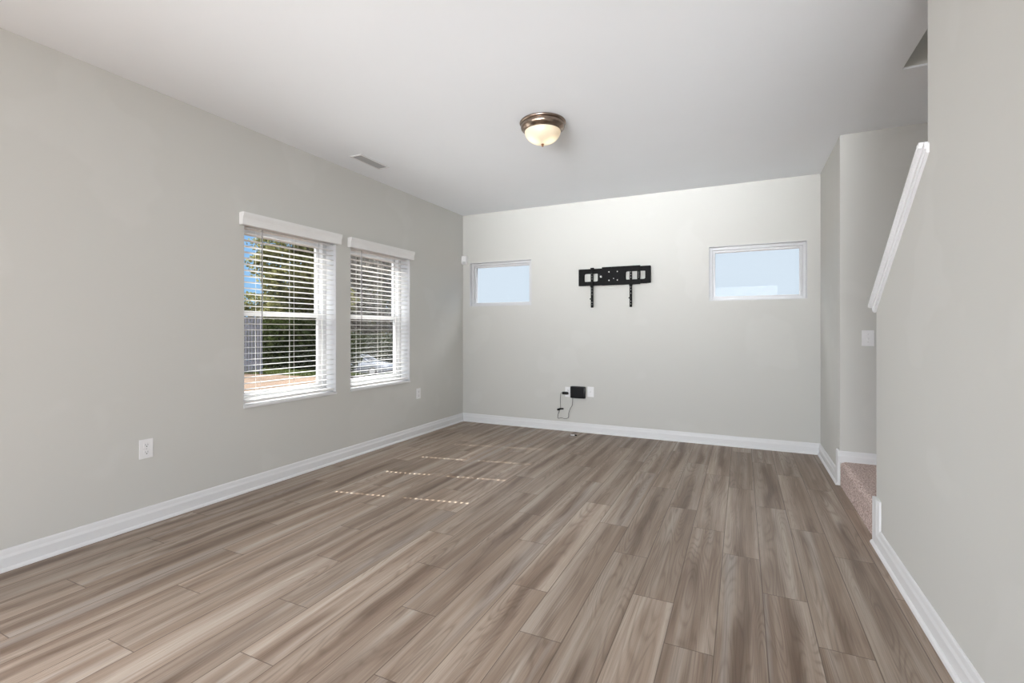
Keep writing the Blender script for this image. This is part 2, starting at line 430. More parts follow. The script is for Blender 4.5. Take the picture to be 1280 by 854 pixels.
# ------------------------------------------------------------------ baseboards: flat face, sloping top moulding, quarter-round shoe
PROF = [(0, 0), (.028, 0), (.0275, .006), (.025, .012), (.020, .017), (.0155, .0185), (.0155, .066), (.0135, .072), (.0105, .080), (.0090, .092), (.0075, .101), (.004, .107), (0, .108)]
def base_x(x, sgn, y0, y1): return [(x + sgn * d, z) for d, z in PROF]
S(MB().prism(base_x(XL, 1, 0, 0), 'y', YR, YB).build('baseboard_left', M['trim']))
S(MB().prism([(YB - d, z) for d, z in PROF], 'x', XL, XR).build('baseboard_back', M['trim']))
r = MB().prism(base_x(XR, -1, 0, 0), 'y', YL1 + .002, YB)
r.prism([(XR, YL1), (XR - .0168, YL1), (XR - .0168, YL1 + .066), (XR - .0118, YL1 + .080), (XR - .0086, YL1 + .096), (XR, YL1 + .104)], 'z', .018, .268)
S(r.build('baseboard_return', M['trim']))
r = MB().prism(base_x(XR, -1, 0, 0), 'y', -.62, CAP_Y0 + .016)
r.prism([(XR, CAP_Y0 + .0), (XR - .0168, CAP_Y0 + .0), (XR - .0168, CAP_Y0 - .066), (XR - .0118, CAP_Y0 - .080), (XR - .0086, CAP_Y0 - .096), (XR, CAP_Y0 - .104)], 'z', .018, .268)
r.box(XR - .0180, XRO, CAP_Y0 - .001, CAP_Y0 + .013, .018, .268, .003)
S(r.build('baseboard_right', M['trim']))
S(MB().prism([(YL1 - d, .19 + z - .026) for d, z in PROF[5:]] + [(YL1, .18)], 'x', XR - .0155, XS).build('baseboard_stair', M['trim']))
S(MB().prism(base_x(2.7, -1, 0, 0), 'y', YR, -.62).build('baseboard_dining', M['trim']))

# sloping cap on the low wall beside the stairs
def cap():
    mb = MB()
    def slab(x0, x1, lo, hi, ya, yb):
        mb.prism([(ya, cap_z(ya) + lo), (yb, cap_z(yb) + lo), (yb, cap_z(yb) + hi), (ya, cap_z(ya) + hi)], 'x', x0, x1)
    slab(XR - .030, XRO + .030, 0, .024, CAP_Y0 + .03, CAP_Y1)
    slab(XR - .034, XRO + .034, .006, .019, CAP_Y0 + .033, CAP_Y1 + .003)
    for x0, x1, x2 in ((XR, XR - .018, XR - .011), (XRO, XRO + .018, XRO + .011)):
        slab(min(x0, x1), max(x0, x1), -.024, 0, CAP_Y0 + .015, CAP_Y1 - .02)
        slab(min(x0, x2), max(x0, x2), -.040, -.024, CAP_Y0 + .012, CAP_Y1 - .02)
    slab(XR - .016, XRO + .016, -.035, -.0005, CAP_Y0 + .013, CAP_Y0 + .001)
    return mb.build('trim_1', M['trim'])
S(cap())

# ------------------------------------------------------------------ carpeted stairs
def rounded(x_front, z0, z1, x_back, r=.036):
    p = [(x_back, z0), (x_front, z0)]
    p += [(x_front + r - r * math.cos(t), z1 - r + r * math.sin(t)) for t in [math.pi / 2 * k / 8 for k in range(9)]]
    return p + [(x_back, z1)]
o = MB().prism(rounded(XR + .004, 0.0, .19, XS - .002), 'y', YL0 + .014, YL1 - .002).build('stair_landing', M['carpet'], None, smooth=True)
tag(o, 'beige carpeted stair landing with a rounded nosing behind the end of the low wall', 'stairs')
st = tag(empty('stair_flight', (1.3, YL0, 0)), 'carpeted stair flight climbing behind the low wall with the sloping white cap', 'stairs')
for i in range(1, 13):
    yf = YL0 - .24 * (i - 1); rr = .03
    p = [(yf - .255, .19 * i), (yf, .19 * i)]
    p += [(yf - rr + rr * math.cos(t), .19 * (i + 1) - rr + rr * math.sin(t)) for t in [math.pi / 2 * k / 6 for k in range(7)]]
    p += [(yf - .255, .19 * (i + 1))]
    MB().prism(p, 'x', XRO + .002, XS - .002).build('step', M['carpet'], st, smooth=True)

# ------------------------------------------------------------------ windows
def left_window(name, y0, y1):
    r = S(empty(name, (XL, (y0 + y1) / 2, WZ0)))
    xf, xo = XL - .12, XL - .20
    # returns of the opening
    MB().box(xf, XL - .0005, y0, y0 + .006, WZ0, WZ1).box(xf, XL - .0005, y1 - .006, y1, WZ0, WZ1).box(xf, XL - .0005, y0, y1, WZ1 - .006, WZ1).build('jamb', M['vinyl'], r)
    MB().box(xf, XL + .012, y0, y1, WZ0 - .02, WZ0 - .002, .003).build('sill', M['trim'], r)
    a, b, c, d = y0 + .006, y1 - .006, WZ0 - .002, WZ1 - .006
    f = .042
    mb = MB()
    mb.box(xo, xf, a, a + f, c, d, .003).box(xo, xf, b - f, b, c, d, .003).box(xo, xf, a + f, b - f, d - f, d, .003).box(xo, xf, a + f, b - f, c, c + f, .003)
    mb.build('frame', M['vinyl'], r)
    zm = 1.345
    def sash(nm, x0, x1, z0, z1, st_, top, bot):
        ya, yb = a + f, b - f
        m = MB().box(x0, x1, ya, ya + st_, z0, z1, .003).box(x0, x1, yb - st_, yb, z0, z1, .003)
        m.box(x0, x1, ya + st_, yb - st_, z1 - top, z1, .003).box(x0, x1, ya + st_, yb - st_, z0, z0 + bot, .003)
        o = m.build(nm, M['vinyl'], r)
        MB().box((x0 + x1) / 2 - .003, (x0 + x1) / 2 + .003, ya + st_ - .004, yb - st_ + .004, z0 + bot - .004, z1 - top + .004).build('pane', M['glass'], o)
        return o
    sash('upper_sash', xo + .006, xo + .034, zm - .018, d - f, .032, .03, .036)
    sash('lower_sash', xo + .038, xo + .066, c + f, zm + .022, .040, .040, .042)
    MB().box(xo + .066, xo + .076, (y0 + y1) / 2 - .03, (y0 + y1) / 2 + .03, zm + .002, zm + .02, .003).build('sash_lock', M['vinyl'], r)
    return r
left_window('window_1', *WIN_L[0]); left_window('window_2', *WIN_L[1])

def back_window(name, x0, x1):
    r = S(empty(name, ((x0 + x1) / 2, YB, BZ0)))
    yf, yo = YB + .055, YB + .13
    MB().box(x0, x0 + .005, YB + .0005, yf, BZ0, BZ1).box(x1 - .005, x1, YB + .0005, yf, BZ0, BZ1).box(x0, x1, YB + .0005, yf, BZ1 - .005, BZ1) \
        .box(x0, x1, YB + .0005, yf, BZ0, BZ0 + .005).build('jamb', M['vinyl'], r)
    a, b, c, d = x0 + .005, x1 - .005, BZ0 + .005, BZ1 - .005
    f = .030
    MB().box(a, a + f, yf, yo, c, d, .003).box(b - f, b, yf, yo, c, d, .003).box(a + f, b - f, yf, yo, d - f, d, .003).box(a + f, b - f, yf, yo, c, c + f, .003).build('frame', M['vinyl'], r)
    g = .024; a, b, c, d = a + f, b - f, c + f, d - f
    MB().box(a, a + g, yf + .018, yo - .01, c, d, .004).box(b - g, b, yf + .018, yo - .01, c, d, .004).box(a + g, b - g, yf + .018, yo - .01, d - g, d, .004) \
        .box(a + g, b - g, yf + .018, yo - .01, c, c + g * .6, .004).build('glazing_bead', M['vinyl'], r)
    MB().box(a + g - .004, b - g + .004, yf + .035, yf + .041, c + .010, d - g + .004).build('pane', M['glass'], r)
    return r
back_window('window_3', *WIN_B[0]); back_window('window_4', *WIN_B[1])

# ------------------------------------------------------------------ blinds
PITCH = .0455
def make_blind(y0, y1, label):
    r = tag(empty('window_blind', (XL - .045, (y0 + y1) / 2, WZ0)), label, 'blind', 'white blinds in the side windows')
    xc = XL - .047; hw = .025
    ya, yb = y0 + .011, y1 - .011
    holes = [y0 + .172, y1 - .172]
    vp = [(XL + .002, 2.000), (XL + .040, 2.000), (XL + .042, 2.006), (XL + .042, 2.030), (XL + .044, 2.048), (XL + .052, 2.068), (XL + .054, 2.076), (XL + .054, 2.092), (XL + .002, 2.092)]
    MB().prism(vp, 'y', y0 - .036, y1 + .024).build('valance', M['blind'], r)
    MB().box(xc - .026, xc + .026, ya, yb, 2.008, 2.050, .003).build('headrail', M['blind'], r)
    mb = MB()
    TLT = math.tan(math.radians(2))
    def strip(a, b, ya_, yb_, z, th):
        mb.prism([(xc + a, z + a * TLT), (xc + b, z + b * TLT), (xc + b, z + b * TLT + th), (xc + a, z + a * TLT + th)], 'y', ya_, yb_)
    def slat(z, th=.0036):
        q0 = ya
        for h in holes:
            strip(-hw, hw, q0, h - .012, z, th)
            strip(-hw, -.010, h - .012, h + .012, z, th); strip(.010, hw, h - .012, h + .012, z, th)
            q0 = h + .012
        strip(-hw, hw, q0, yb, z, th)
    z = 0.715; zs = []
    while z < 1.998: slat(z); zs.append(z); z += PITCH
    mb.build('slat_stack', M['blind'], r)
    MB().box(xc - hw, xc + hw, ya, yb, .662, .680, .004).build('bottom_rail', M['blind'], r)
    for y in (y0 + .155, (y0 + y1) / 2 + .01, y1 - .155):
        m = MB()
        for x in (xc - hw - .0015, xc + hw + .0015): m.cyl((x, y, .672), (x, y, 2.02), .0011, n=6)
        m.build('ladder_cord', M['cord'], r)
    w = MB().cyl((xc + hw + .010, y0 + .165, 1.34), (xc + hw + .010, y0 + .165, 1.995), .005, n=6)
    w.cyl((xc + hw + .010, y0 + .165, 1.30), (xc + hw + .010, y0 + .165, 1.34), .0055, .0042, n=8)
    w.build('tilt_wand', M['wand'], r)
    return r
make_blind(*WIN_L[0], 'white horizontal blind with open slats on the window nearer the camera')
make_blind(*WIN_L[1], 'white horizontal blind with open slats on the window nearer the room corner')

# ------------------------------------------------------------------ ceiling light
def ceiling_light(x, y):
    r = tag(empty('ceiling_light', (x, y, H)), 'round flush ceiling light with bronze ring and frosted glowing bowl', 'lamp')
    prof = [(.0, 0), (.166, 0), (.169, -.004), (.169, -.010), (.164, -.016), (.158, -.018), (.160, -.026), (.161, -.036), (.158, -.046), (.150, -.056), (.140, -.063), (.136, -.070), (.130, -.071), (.128, -.060), (.0, -.055)]
    MB().lathe(prof, (x, y, H), 64).build('mounting_ring', M['bronze'], r, smooth=True)
    bowl = [(.132 * math.cos(t), -.066 - .094 * math.sin(t)) for t in [math.pi / 2 * k / 16 for k in range(17)]]
    bowl[-1] = (0, bowl[-1][1])
    m = bpy.data.materials.new('frosted_glass'); m.use_nodes = True
    n = m.node_tree; b = n.nodes['Principled BSDF']; b.inputs['Base Color'].default_value = (.42, .38, .31, 1); b.inputs['Roughness'].default_value = .35
    t = n.nodes.new('ShaderNodeTexCoord'); total = None
    for off in ((-.052, -.030, -.125), (.046, .010, -.130)):      # the two bulbs behind the frosting
        d = n.nodes.new('ShaderNodeVectorMath'); d.operation = 'DISTANCE'; n.links.new(t.outputs['Object'], d.inputs[0]); d.inputs[1].default_value = off
        q = n.nodes.new('ShaderNodeMapRange'); q.interpolation_type = 'SMOOTHSTEP'
        q.inputs['From Min'].default_value = .02; q.inputs['From Max'].default_value = .085; q.inputs['To Min'].default_value = 1.0; q.inputs['To Max'].default_value = 0.0
        n.links.new(d.outputs['Value'], q.inputs['Value'])
        if total is None: total = q.outputs[0]
        else:
            a = n.nodes.new('ShaderNodeMath'); a.operation = 'MAXIMUM'; n.links.new(total, a.inputs[0]); n.links.new(q.outputs[0], a.inputs[1]); total = a.outputs[0]
    rp = n.nodes.new('ShaderNodeValToRGB'); n.links.new(total, rp.inputs[0])
    rp.color_ramp.elements[0].color = (.40, .30, .18, 1); rp.color_ramp.elements[1].color = (1.0, .88, .62, 1)
    n.links.new(rp.outputs[0], b.inputs['Emission Color']); b.inputs['Emission Strength'].default_value = 1.0
    o = MB().lathe([(rr, zz) for rr, zz in bowl], (0, 0, 0), 64).build('glass_bowl', m, None, smooth=True)
    o.parent = r
    MB().lathe([(0, -.158), (.010, -.158), (.011, -.163), (.007, -.167), (.009, -.172), (.006, -.179), (0, -.181)], (x, y, H), 20).build('finial', M['copper'], r, smooth=True)
    d = bpy.data.lights.new('bulb_light', 'AREA'); d.shape = 'DISK'; d.size = .2; d.energy = 3.0; d.color = (1, .86, .66)
    l = bpy.data.objects.new('bulb_light', d); COL.objects.link(l); l.location = (x, y, H - .19)
ceiling_light(-1.32, 3.29)

# ------------------------------------------------------------------ ceiling vent
def vent():
    x0, x1, y0, y1 = -3.105, -2.975, 3.205, 3.580
    r = tag(empty('ceiling_vent', ((x0 + x1) / 2, (y0 + y1) / 2, H)), 'white rectangular louvred air vent on the ceiling near the side wall', 'vent')
    f = .016; z0 = H - .007
    MB().box(x0, x0 + f, y0, y1, z0, H, .002).box(x1 - f, x1, y0, y1, z0, H, .002).box(x0 + f, x1 - f, y0, y0 + f, z0, H, .002).box(x0 + f, x1 - f, y1 - f, y1, z0, H, .002).build('frame', M['trim'], r)
    MB().box(x0 + f, x1 - f, y0 + f, y1 - f, H - .0012, H - .0002).build('backing', M['vent_back'], r)
    mb = MB(); y = y0 + f + .012
    while y < y1 - f - .006:
        mb.prism([(y - .009, H - .0015), (y - .0075, H - .0015), (y + .006, z0 + .0005), (y + .0045, z0 + .0005)], 'x', x0 + f, x1 - f); y += .0185
    mb.build('louvre', M['vent_grey'], r)
vent()

# ------------------------------------------------------------------ outlets, switch, plates
def duplex(face, c, z, label, cat='outlet', group='white wall outlets'):
    """face: 'left' (on x = XL, c is y) or 'back' (on y = YB, c is x)"""
    loc = (XL, c, z) if face == 'left' else (c, YB, z)
    r = tag(empty('wall_outlet', loc), label, cat, group)
    def B(mb, u0, u1, z0, z1, d0, d1, bev=0):
        if face == 'left': mb.box(XL + d0, XL + d1, c + u0, c + u1, z + z0, z + z1, bev)
        else: mb.box(c + u0, c + u1, YB - d1, YB - d0, z + z0, z + z1, bev)
        return mb
    B(MB(), -.039, .039, -.060, .060, 0, .006, .0022).build('cover_plate', M['plate'], r)
    for s in (.0225, -.0225):
        o = B(MB(), -.0165, .0165, s - .0150, s + .0150, .006, .0085, .0012).build('socket', M['plate'], r)
        m = MB(); B(m, -.0075, -.0055, s - .002, s + .008, .0085, .0089); B(m, .0055, .0075, s - .002, s + .008, .0085, .0089); B(m, -.003, .003, s - .011, s - .005, .0085, .0089)
        m.build('slot', M['dark_slot'], o)
    B(MB(), -.003, .003, -.003, .003, .006, .0072, .001).build('screw', M['grey_plastic'], r)
    return r
duplex('left', 1.740, .474, 'white duplex outlet low on the side wall before the first blind', group=None)
duplex('left', 4.555, .482, 'white duplex outlet low on the side wall beside the room corner', group=None)
duplex('back', -1.890, .468, 'white outlet plate half hidden behind the black adapter box', group=None)
def coax():
    x, z = -1.613, .484
    r = tag(empty('cable_plate', (x, YB, z)), 'white cable wall plate with a single dark jack beside the adapter box', 'wall plate')
    MB().box(x - .039, x + .039, YB - .006, YB, z - .060, z + .060, .0022).build('cover_plate', M['plate'], r)
    MB().cyl((x, YB - .006, z), (x, YB - .014, z), .0048, n=12).build('jack', M['steel'], r)
    MB().cyl((x, YB - .014, z), (x, YB - .0144, z), .0030, n=10).build('jack_hole', M['dark_slot'], r)
coax()
def switch():
    x, z = .870, 1.153
    r = tag(empty('light_switch', (x, YL1, z)), 'white toggle light switch on the stairwell wall', 'switch')
    MB().box(x - .039, x + .039, YL1 - .006, YL1, z - .060, z + .060, .0022).build('cover_plate', M['plate'], r)
    MB().prism([(YL1 - .006, z - .011), (YL1 - .006, z + .008), (YL1 - .017, z - .004), (YL1 - .017, z - .010)], 'x', x - .0045, x + .0045).build('toggle', M['plate'], r)
    for s in (.030, -.030): MB().cyl((x, YL1 - .006, z + s), (x, YL1 - .0072, z + s), .003, n=12).build('screw', M['grey_plastic'], r)
switch()

# motion sensor high in the corner
def sensor():
    x0, x1, z0, z1 = -3.366, -3.292, 2.082, 2.197
    r = tag(empty('motion_sensor', ((x0 + x1) / 2, YB, z0)), 'small white alarm motion sensor high in the room corner', 'sensor')
    MB().box(x0 + .004, x1 - .004, YB - .012, YB, z0 + .004, z1 - .004, .003).build('back_plate', M['plate'], r)
    MB().prism([(YB - .012, z0), (YB - .040, z0 + .012), (YB - .048, z0 + .040), (YB - .044, z1 - .010), (YB - .036, z1), (YB - .012, z1)], 'x', x0, x1).build('housing', M['plate'], r)
    MB().prism([(YB - .0375, z0 + .0105), (YB - .0405, z0 + .0125), (YB - .0490, z0 + .0395), (YB - .0455, z0 + .043)], 'x', x0 + .012, x1 - .012).build('lens', M['grey_plastic'], r)
sensor()

# ------------------------------------------------------------------ TV wall mount
def rrect(x0, x1, z0, z1, r, k=5):
    p = []
    for cx, cz, a in ((x1 - r, z1 - r, 0), (x0 + r, z1 - r, 90), (x0 + r, z0 + r, 180), (x1 - r, z0 + r, 270)):
        for i in range(k + 1):
            t = math.radians(a + 90 * i / k); p.append((cx + r * math.cos(t), cz + r * math.sin(t)))
    return p
def circ(x, z, r, k=14): return [(x + r * math.cos(2 * math.pi * i / k), z + r * math.sin(2 * math.pi * i / k)) for i in range(k)]
def plate(name, outline, holes, y, th, material, parent):
    """flat plate in the x-z plane with cut-outs, thickness th about y"""
    cu = bpy.data.curves.new(name, 'CURVE'); cu.dimensions = '2D'; cu.fill_mode = 'BOTH'; cu.extrude = th / 2; cu.bevel_depth = .0008; cu.bevel_resolution = 1
    for ring in [outline] + holes:
        sp = cu.splines.new('POLY'); sp.points.add(len(ring) - 1); sp.use_cyclic_u = True
        for i, (a, b) in enumerate(ring): sp.points[i].co = (a, b, 0, 1)
    tmp = bpy.data.objects.new('tmp', cu); COL.objects.link(tmp)
    dg = bpy.context.evaluated_depsgraph_get(); dg.update()
    me = bpy.data.meshes.new_from_object(tmp.evaluated_get(dg)); bpy.data.objects.remove(tmp); bpy.data.curves.remove(cu)
    me.transform(Matrix.Translation((0, y, 0)) @ Matrix.Rotation(math.pi / 2, 4, 'X')); me.name = name
    me.materials.clear(); me.materials.append(material)
    o = bpy.data.objects.new(name, me); COL.objects.link(o)
    if parent is not None: o.parent = parent; o.matrix_parent_inverse = Matrix.Translation(parent.location).inverted()
    return o
def tv_mount():
    r = tag(empty('tv_mount', (-1.33, YB, 1.73)), 'black metal television wall bracket with two hanging arms on the back wall', 'tv mount')
    zb, zt = 1.732, 1.928
    # wall plate: two horizontal rails fixed to the wall with the open middle showing the wall
    plate('wall_plate', rrect(-1.700, -.960, zb + .008, zt - .008, .006), [rrect(-1.686, -1.512, 1.778, 1.876, .018), rrect(-1.200, -.972, 1.782, 1.882, .018)], YB - .012, .022, M['black'], r)
    plate('side_plate', rrect(-1.742, -1.440, zb, zt - .002, .004), [rrect(-1.686, -1.512, 1.778, 1.876, .016), rrect(-1.490, -1.462, 1.788, 1.868, .013)], YB - .055, .008, M['black'], r)
    plate('side_plate', rrect(-1.060, -.915, zb + .006, zt + .002, .004), [rrect(-1.048, -.972, 1.784, 1.882, .016)], YB - .055, .008, M['black'], r)
    plate('centre_plate', rrect(-1.460, -1.026, zb - .004, zt + .010, .004),
          [circ(-1.378, 1.881, .0075), circ(-1.282, 1.881, .0075), circ(-1.378, 1.784, .0075), circ(-1.282, 1.784, .0075), rrect(-1.198, -1.040, 1.783, 1.882, .016)], YB - .064, .008, M['black'], r)
    MB().box(-1.742, -.915, YB - .060, YB - .028, zt - .012, zt - .004, .001).box(-1.742, -.915, YB - .060, YB - .028, zb + .008, zb + .016, .001) \
        .box(-1.742, -1.738, YB - .060, YB - .028, zb + .008, zt - .004).box(-.919, -.915, YB - .060, YB - .028, zb + .008, zt - .004).box(-1.44, -1.22, YB - .058, YB - .022, 1.76, 1.79).box(-1.44, -1.22, YB - .058, YB - .022, 1.875, 1.905).build('channel', M['black'], r)
    for x, z in ((-1.378, 1.881), (-1.282, 1.881), (-1.378, 1.784), (-1.282, 1.784)):
        MB().cyl((x, YB - .0605, z), (x, YB - .0685, z), .0072, n=14).sphere((x, YB - .0685, z), .0058).build('bolt', M['steel'], r, smooth=True)
    MB().cyl((-1.324, YB - .068, 1.803), (-1.324, YB - .071, 1.803), .0042, n=12).build('bolt', M['steel'], r)
    MB().cyl((-1.476, YB - .040, 1.831), (-1.476, YB - .060, 1.831), .0110, n=14).sphere((-1.476, YB - .060, 1.831), .009).build('bolt', M['steel'], r, smooth=True)
    for x in (-1.576, -1.128):
        rings = [rrect(x - .0035, x + .0035, z, z + .016, .003, 3) for z in (1.50, 1.53, 1.62, 1.66, 1.69, 1.80, 1.83, 1.86)]
        a = plate('arm', rrect(x - .0125, x + .0125, 1.474, 1.922, .003), rings, YB - .076, .004, M['black'], r)
        MB().box(x - .0125, x - .0095, YB - .076, YB - .060, 1.474, 1.922).box(x + .0095, x + .0125, YB - .076, YB - .060, 1.474, 1.922).build('arm_flange', M['black'], a)
        MB().box(x - .020, x + .020, YB - .074, YB - .055, 1.926, 1.938, .001).build('hook', M['black'], a)
        MB().box(x - .018, x + .018, YB - .086, YB - .076, 1.712, 1.730, .001).build('latch', M['black'], a)
        MB().cyl((x - .014, YB - .078, 1.575), (x - .014, YB - .090, 1.575), .009, n=10).build('lock_screw', M['black_gloss'], a)
tv_mount()

# ------------------------------------------------------------------ adapter box, plug and cord on the back wall
def adapter():
    r = tag(empty('adapter_box', (-1.761, YB, .47)), 'glossy black adapter box mounted low on the back wall between two white plates', 'adapter')
    MB().box(-1.853, -1.669, YB - .052, YB - .008, .402, .544, .0155).build('housing', M['black_gloss'], r, smooth=True)
    MB().box(-1.840, -1.682, YB - .0545, YB - .050, .414, .532, .002).build('front_cover', M['black_gloss'], r)
    MB().box(-1.80, -1.72, YB - .010, YB, .43, .52).build('bracket', M['black'], r)
adapter()
def cord():
    r = tag(empty('power_cord', (-1.93, YB, .45)), 'thin dark cord looping from a black plug to the adapter box', 'cord')
    MB().box(-1.957, -1.888, YB - .040, YB - .010, .437, .471, .008).box(-1.900, -1.880, YB - .034, YB - .016, .444, .464, .004).build('plug', M['black_gloss'], r, smooth=True)
    y = YB - .012
    MB().tube([(-1.955, YB - .022, .455), (-1.975, YB - .018, .453), (-1.984, y, .42), (-1.988, y, .36), (-1.986, y, .30), (-1.985, y, .262)], .0022).build('cable', M['black'], r, smooth=True)
    MB().cyl((-2.024, y - .004, .247), (-1.986, y - .004, .259), .011, n=12).cyl((-1.990, y - .004, .259), (-1.948, y - .004, .263), .009, n=12).build('connector', M['black_gloss'], r, smooth=True)
    MB().tube([(-2.000, y, .250), (-2.004, y, .222), (-2.016, y, .185), (-2.018, y, .143), (-1.975, y, .150), (-1.925, y, .144), (-1.885, y, .162), (-1.882, y, .215), (-1.862, y, .270), (-1.838, y, .310), (-1.830, YB - .020, .360), (-1.827, YB - .024, .405)], .0022).build('cable', M['black'], r, smooth=True)
cord()
# dropped fastener on the floor
def anchor():
    x, y = -1.742, 5.297
    r = tag(empty('wall_anchor', (x, y, 0)), 'tiny white wall anchor with a dark tip lying on the floor', 'wall anchor')
    MB().cyl((x - .030, y - .006, .008), (x + .010, y + .004, .008), .006, .008, n=10).cyl((x - .034, y - .007, .010), (x - .030, y - .006, .010), .010, n=12).build('sleeve', M['plate'], r)
    MB().cyl((x + .010, y + .004, .008), (x + .034, y + .010, .008), .008, .005, n=10).build('screw', M['black'], r)
anchor()

# ------------------------------------------------------------------ outside
def terrain_z(x, y): return -.42 - .11 * max(0.0, y - 12.0)
M['soil'] = mat('red_soil', (.066, .047, .034), .95, spec=.05, noise=(.9, .16), bump=(6, .4))
M['grass'] = mat('lawn', (.025, .031, .010), .95, spec=.05, noise=(1.4, .25), bump=(20, .5))
M['bark'] = mat('bark', (.075, .055, .042), .9, spec=.1, noise=(6, .25), bump=(14, .6))
M['fence'] = mat('grey_board', (.095, .095, .105), .7, spec=.2, noise=(5, .1))
M['car'] = mat('silver_paint', (.15, .165, .19), .25, metal=.1, spec=.6, noise=(4, .02))
M['car_glass'] = mat('car_glass', (.03, .035, .045), .08, spec=.7, noise=(4, .05))
M['tyre'] = mat('tyre', (.02, .02, .02), .8, noise=(20, .1))
def ground_mesh(name, x0, x1, ys, material, dz=0.0):
    mb = MB(); bm = mb.bm; xs = [x0 + (x1 - x0) * i / 30 for i in range(31)]
    rng = random.Random(5)
    g = [[bm.verts.new((x, y, terrain_z(x, y) + dz + (rng.uniform(-.04, .04) if -6 > x else 0))) for x in xs] for y in ys]
    for a, b in zip(g, g[1:]):
        for i in range(30): bm.faces.new((a[i], a[i + 1], b[i + 1], b[i]))
    return mb.build(name, material, smooth=True)
S(ground_mesh('ground', -75, 40, [-30, -15, -5, 0, 4, 8, 10, 12, 14, 16, 20, 24, 28, 34, 42, 55, 70], M['soil']))
M['asphalt'] = mat('asphalt', (.048, .041, .042), .9, spec=.1, noise=(1.2, .15), bump=(30, .3))
S(ground_mesh('road', -24, -2, [14, 16, 18, 20, 24, 28, 31, 34], M['asphalt'], .05))

def leaf_material(name, c0, c1):
    m = bpy.data.materials.new(name); m.use_nodes = True
    n = m.node_tree; n.nodes.clear(); o = n.nodes.new('ShaderNodeOutputMaterial')
    t = n.nodes.new('ShaderNodeTexCoord'); nz = n.nodes.new('ShaderNodeTexNoise'); nz.inputs['Scale'].default_value = 2.2; nz.inputs['Detail'].default_value = 3
    n.links.new(t.outputs['Object'], nz.inputs['Vector'])
    r = n.nodes.new('ShaderNodeValToRGB'); r.color_ramp.elements[0].position = .35; r.color_ramp.elements[1].position = .66
    r.color_ramp.elements[0].color = c0; r.color_ramp.elements[1].color = c1
    n.links.new(nz.outputs['Fac'], r.inputs[0])
    d = n.nodes.new('ShaderNodeBsdfDiffuse'); tr = n.nodes.new('ShaderNodeBsdfTranslucent'); mx = n.nodes.new('ShaderNodeMixShader'); mx.inputs[0].default_value = .55
    n.links.new(r.outputs[0], d.inputs[0]); n.links.new(r.outputs[0], tr.inputs[0])
    n.links.new(d.outputs[0], mx.inputs[1]); n.links.new(tr.outputs[0], mx.inputs[2]); n.links.new(mx.outputs[0], o.inputs[0])
    return m
M['leaf_olive'] = leaf_material('leaf_olive', (0.045, 0.047, 0.017, 1), (0.158, 0.154, 0.068, 1))
M['leaf_dark'] = leaf_material('leaf_dark', (0.011, 0.016, 0.006, 1), (0.029, 0.036, 0.012, 1))
M['leaf_brown'] = leaf_material('leaf_brown', (0.051, 0.046, 0.037, 1), (0.221, 0.204, 0.178, 1))

def crown_mesh(seed, blobs, n_leaf, size):
    """leaf cards gathered on the surfaces of several blobs ((x,y,z),(rx,ry,rz))"""
    g = np.random.default_rng(seed); V = []; F = []
    wts = np.array([b[1][0] * b[1][2] for b in blobs]); wts = wts / wts.sum()
    for (c, rad), w in zip(blobs, wts):
        k = int(n_leaf * w)
        d = g.normal(size=(k, 3)); d /= np.linalg.norm(d, axis=1)[:, None]
        rr = g.uniform(.55, 1.05, size=(k, 1)) ** .6
        lump = 1 + .22 * np.sin(d[:, :1] * 5 + seed) * np.cos(d[:, 2:3] * 6)
        p = np.array(c) + d * np.array(rad) * rr * lump
        a = g.normal(size=(k, 3)); a /= np.linalg.norm(a, axis=1)[:, None]
        b = np.cross(a, g.normal(size=(k, 3))); b /= np.linalg.norm(b, axis=1)[:, None]
        s = size * g.uniform(.6, 1.3, size=(k, 1))
        for i in range(k):
            q = len(V); A, B = a[i] * s[i], b[i] * s[i] * .6
            V.extend([tuple(p[i] - A), tuple(p[i] + B), tuple(p[i] + A), tuple(p[i] - B)]); F.append((q, q + 1, q + 2, q + 3))
    me = bpy.data.meshes.new('crown'); me.from_pydata(V, [], F); return me
def tree(x, y, blobs, h_trunk, r_trunk, n_leaf, size, material, seed, label, name='tree', cat='tree', group=None):
    z = terrain_z(x, y) - .05
    r = tag(empty(name, (x, y, z)), label, cat, group)
    me = crown_mesh(seed, blobs, n_leaf, size); me.materials.append(material)
    o = bpy.data.objects.new('crown', me); COL.objects.link(o); o.parent = r
    mb = MB(); rng = random.Random(seed)
    top = Vector((rng.uniform(-.2, .2), rng.uniform(-.2, .2), h_trunk))
    mb.cyl((0, 0, 0), top * .55, r_trunk, r_trunk * .75, 10).cyl(top * .55, top, r_trunk * .75, r_trunk * .35, 10)
    for c, rad in blobs[:6]:
        mb.cyl(top * rng.uniform(.45, .8), Vector(c), r_trunk * .32, r_trunk * .08, 7)
    t = mb.build('trunk', M['bark'], None); t.parent = r
    return r
def at(px, Z):
    """ground position seen along image column px at depth Z metres"""
    d = (px - 640) / 603.0
    return (Z * (-.4305 + .9026 * d), Z * (.9026 + .4305 * d))
def blobs(seed, h0, h1, r, k=7):
    g = random.Random(seed); out = []
    for i in range(k):
        t = (i + .5) / k; z = h0 + (h1 - h0) * t
        w = r * (.55 + .45 * math.sin(math.pi * (.15 + .8 * t)))
        a = g.uniform(0, 6.28)
        out.append(((math.cos(a) * r * .35, math.sin(a) * r * .35, z), (w * g.uniform(.65, .9), w * g.uniform(.65, .9), (h1 - h0) / k * g.uniform(.85, 1.15))))
    return out
x, y = at(384, 25); tree(x, y, blobs(3, 1.8, 9.5, 2.3, 9), 8, .28, 24000, .085, M['leaf_olive'], 3, 'tall olive green tree centred behind the nearer window')
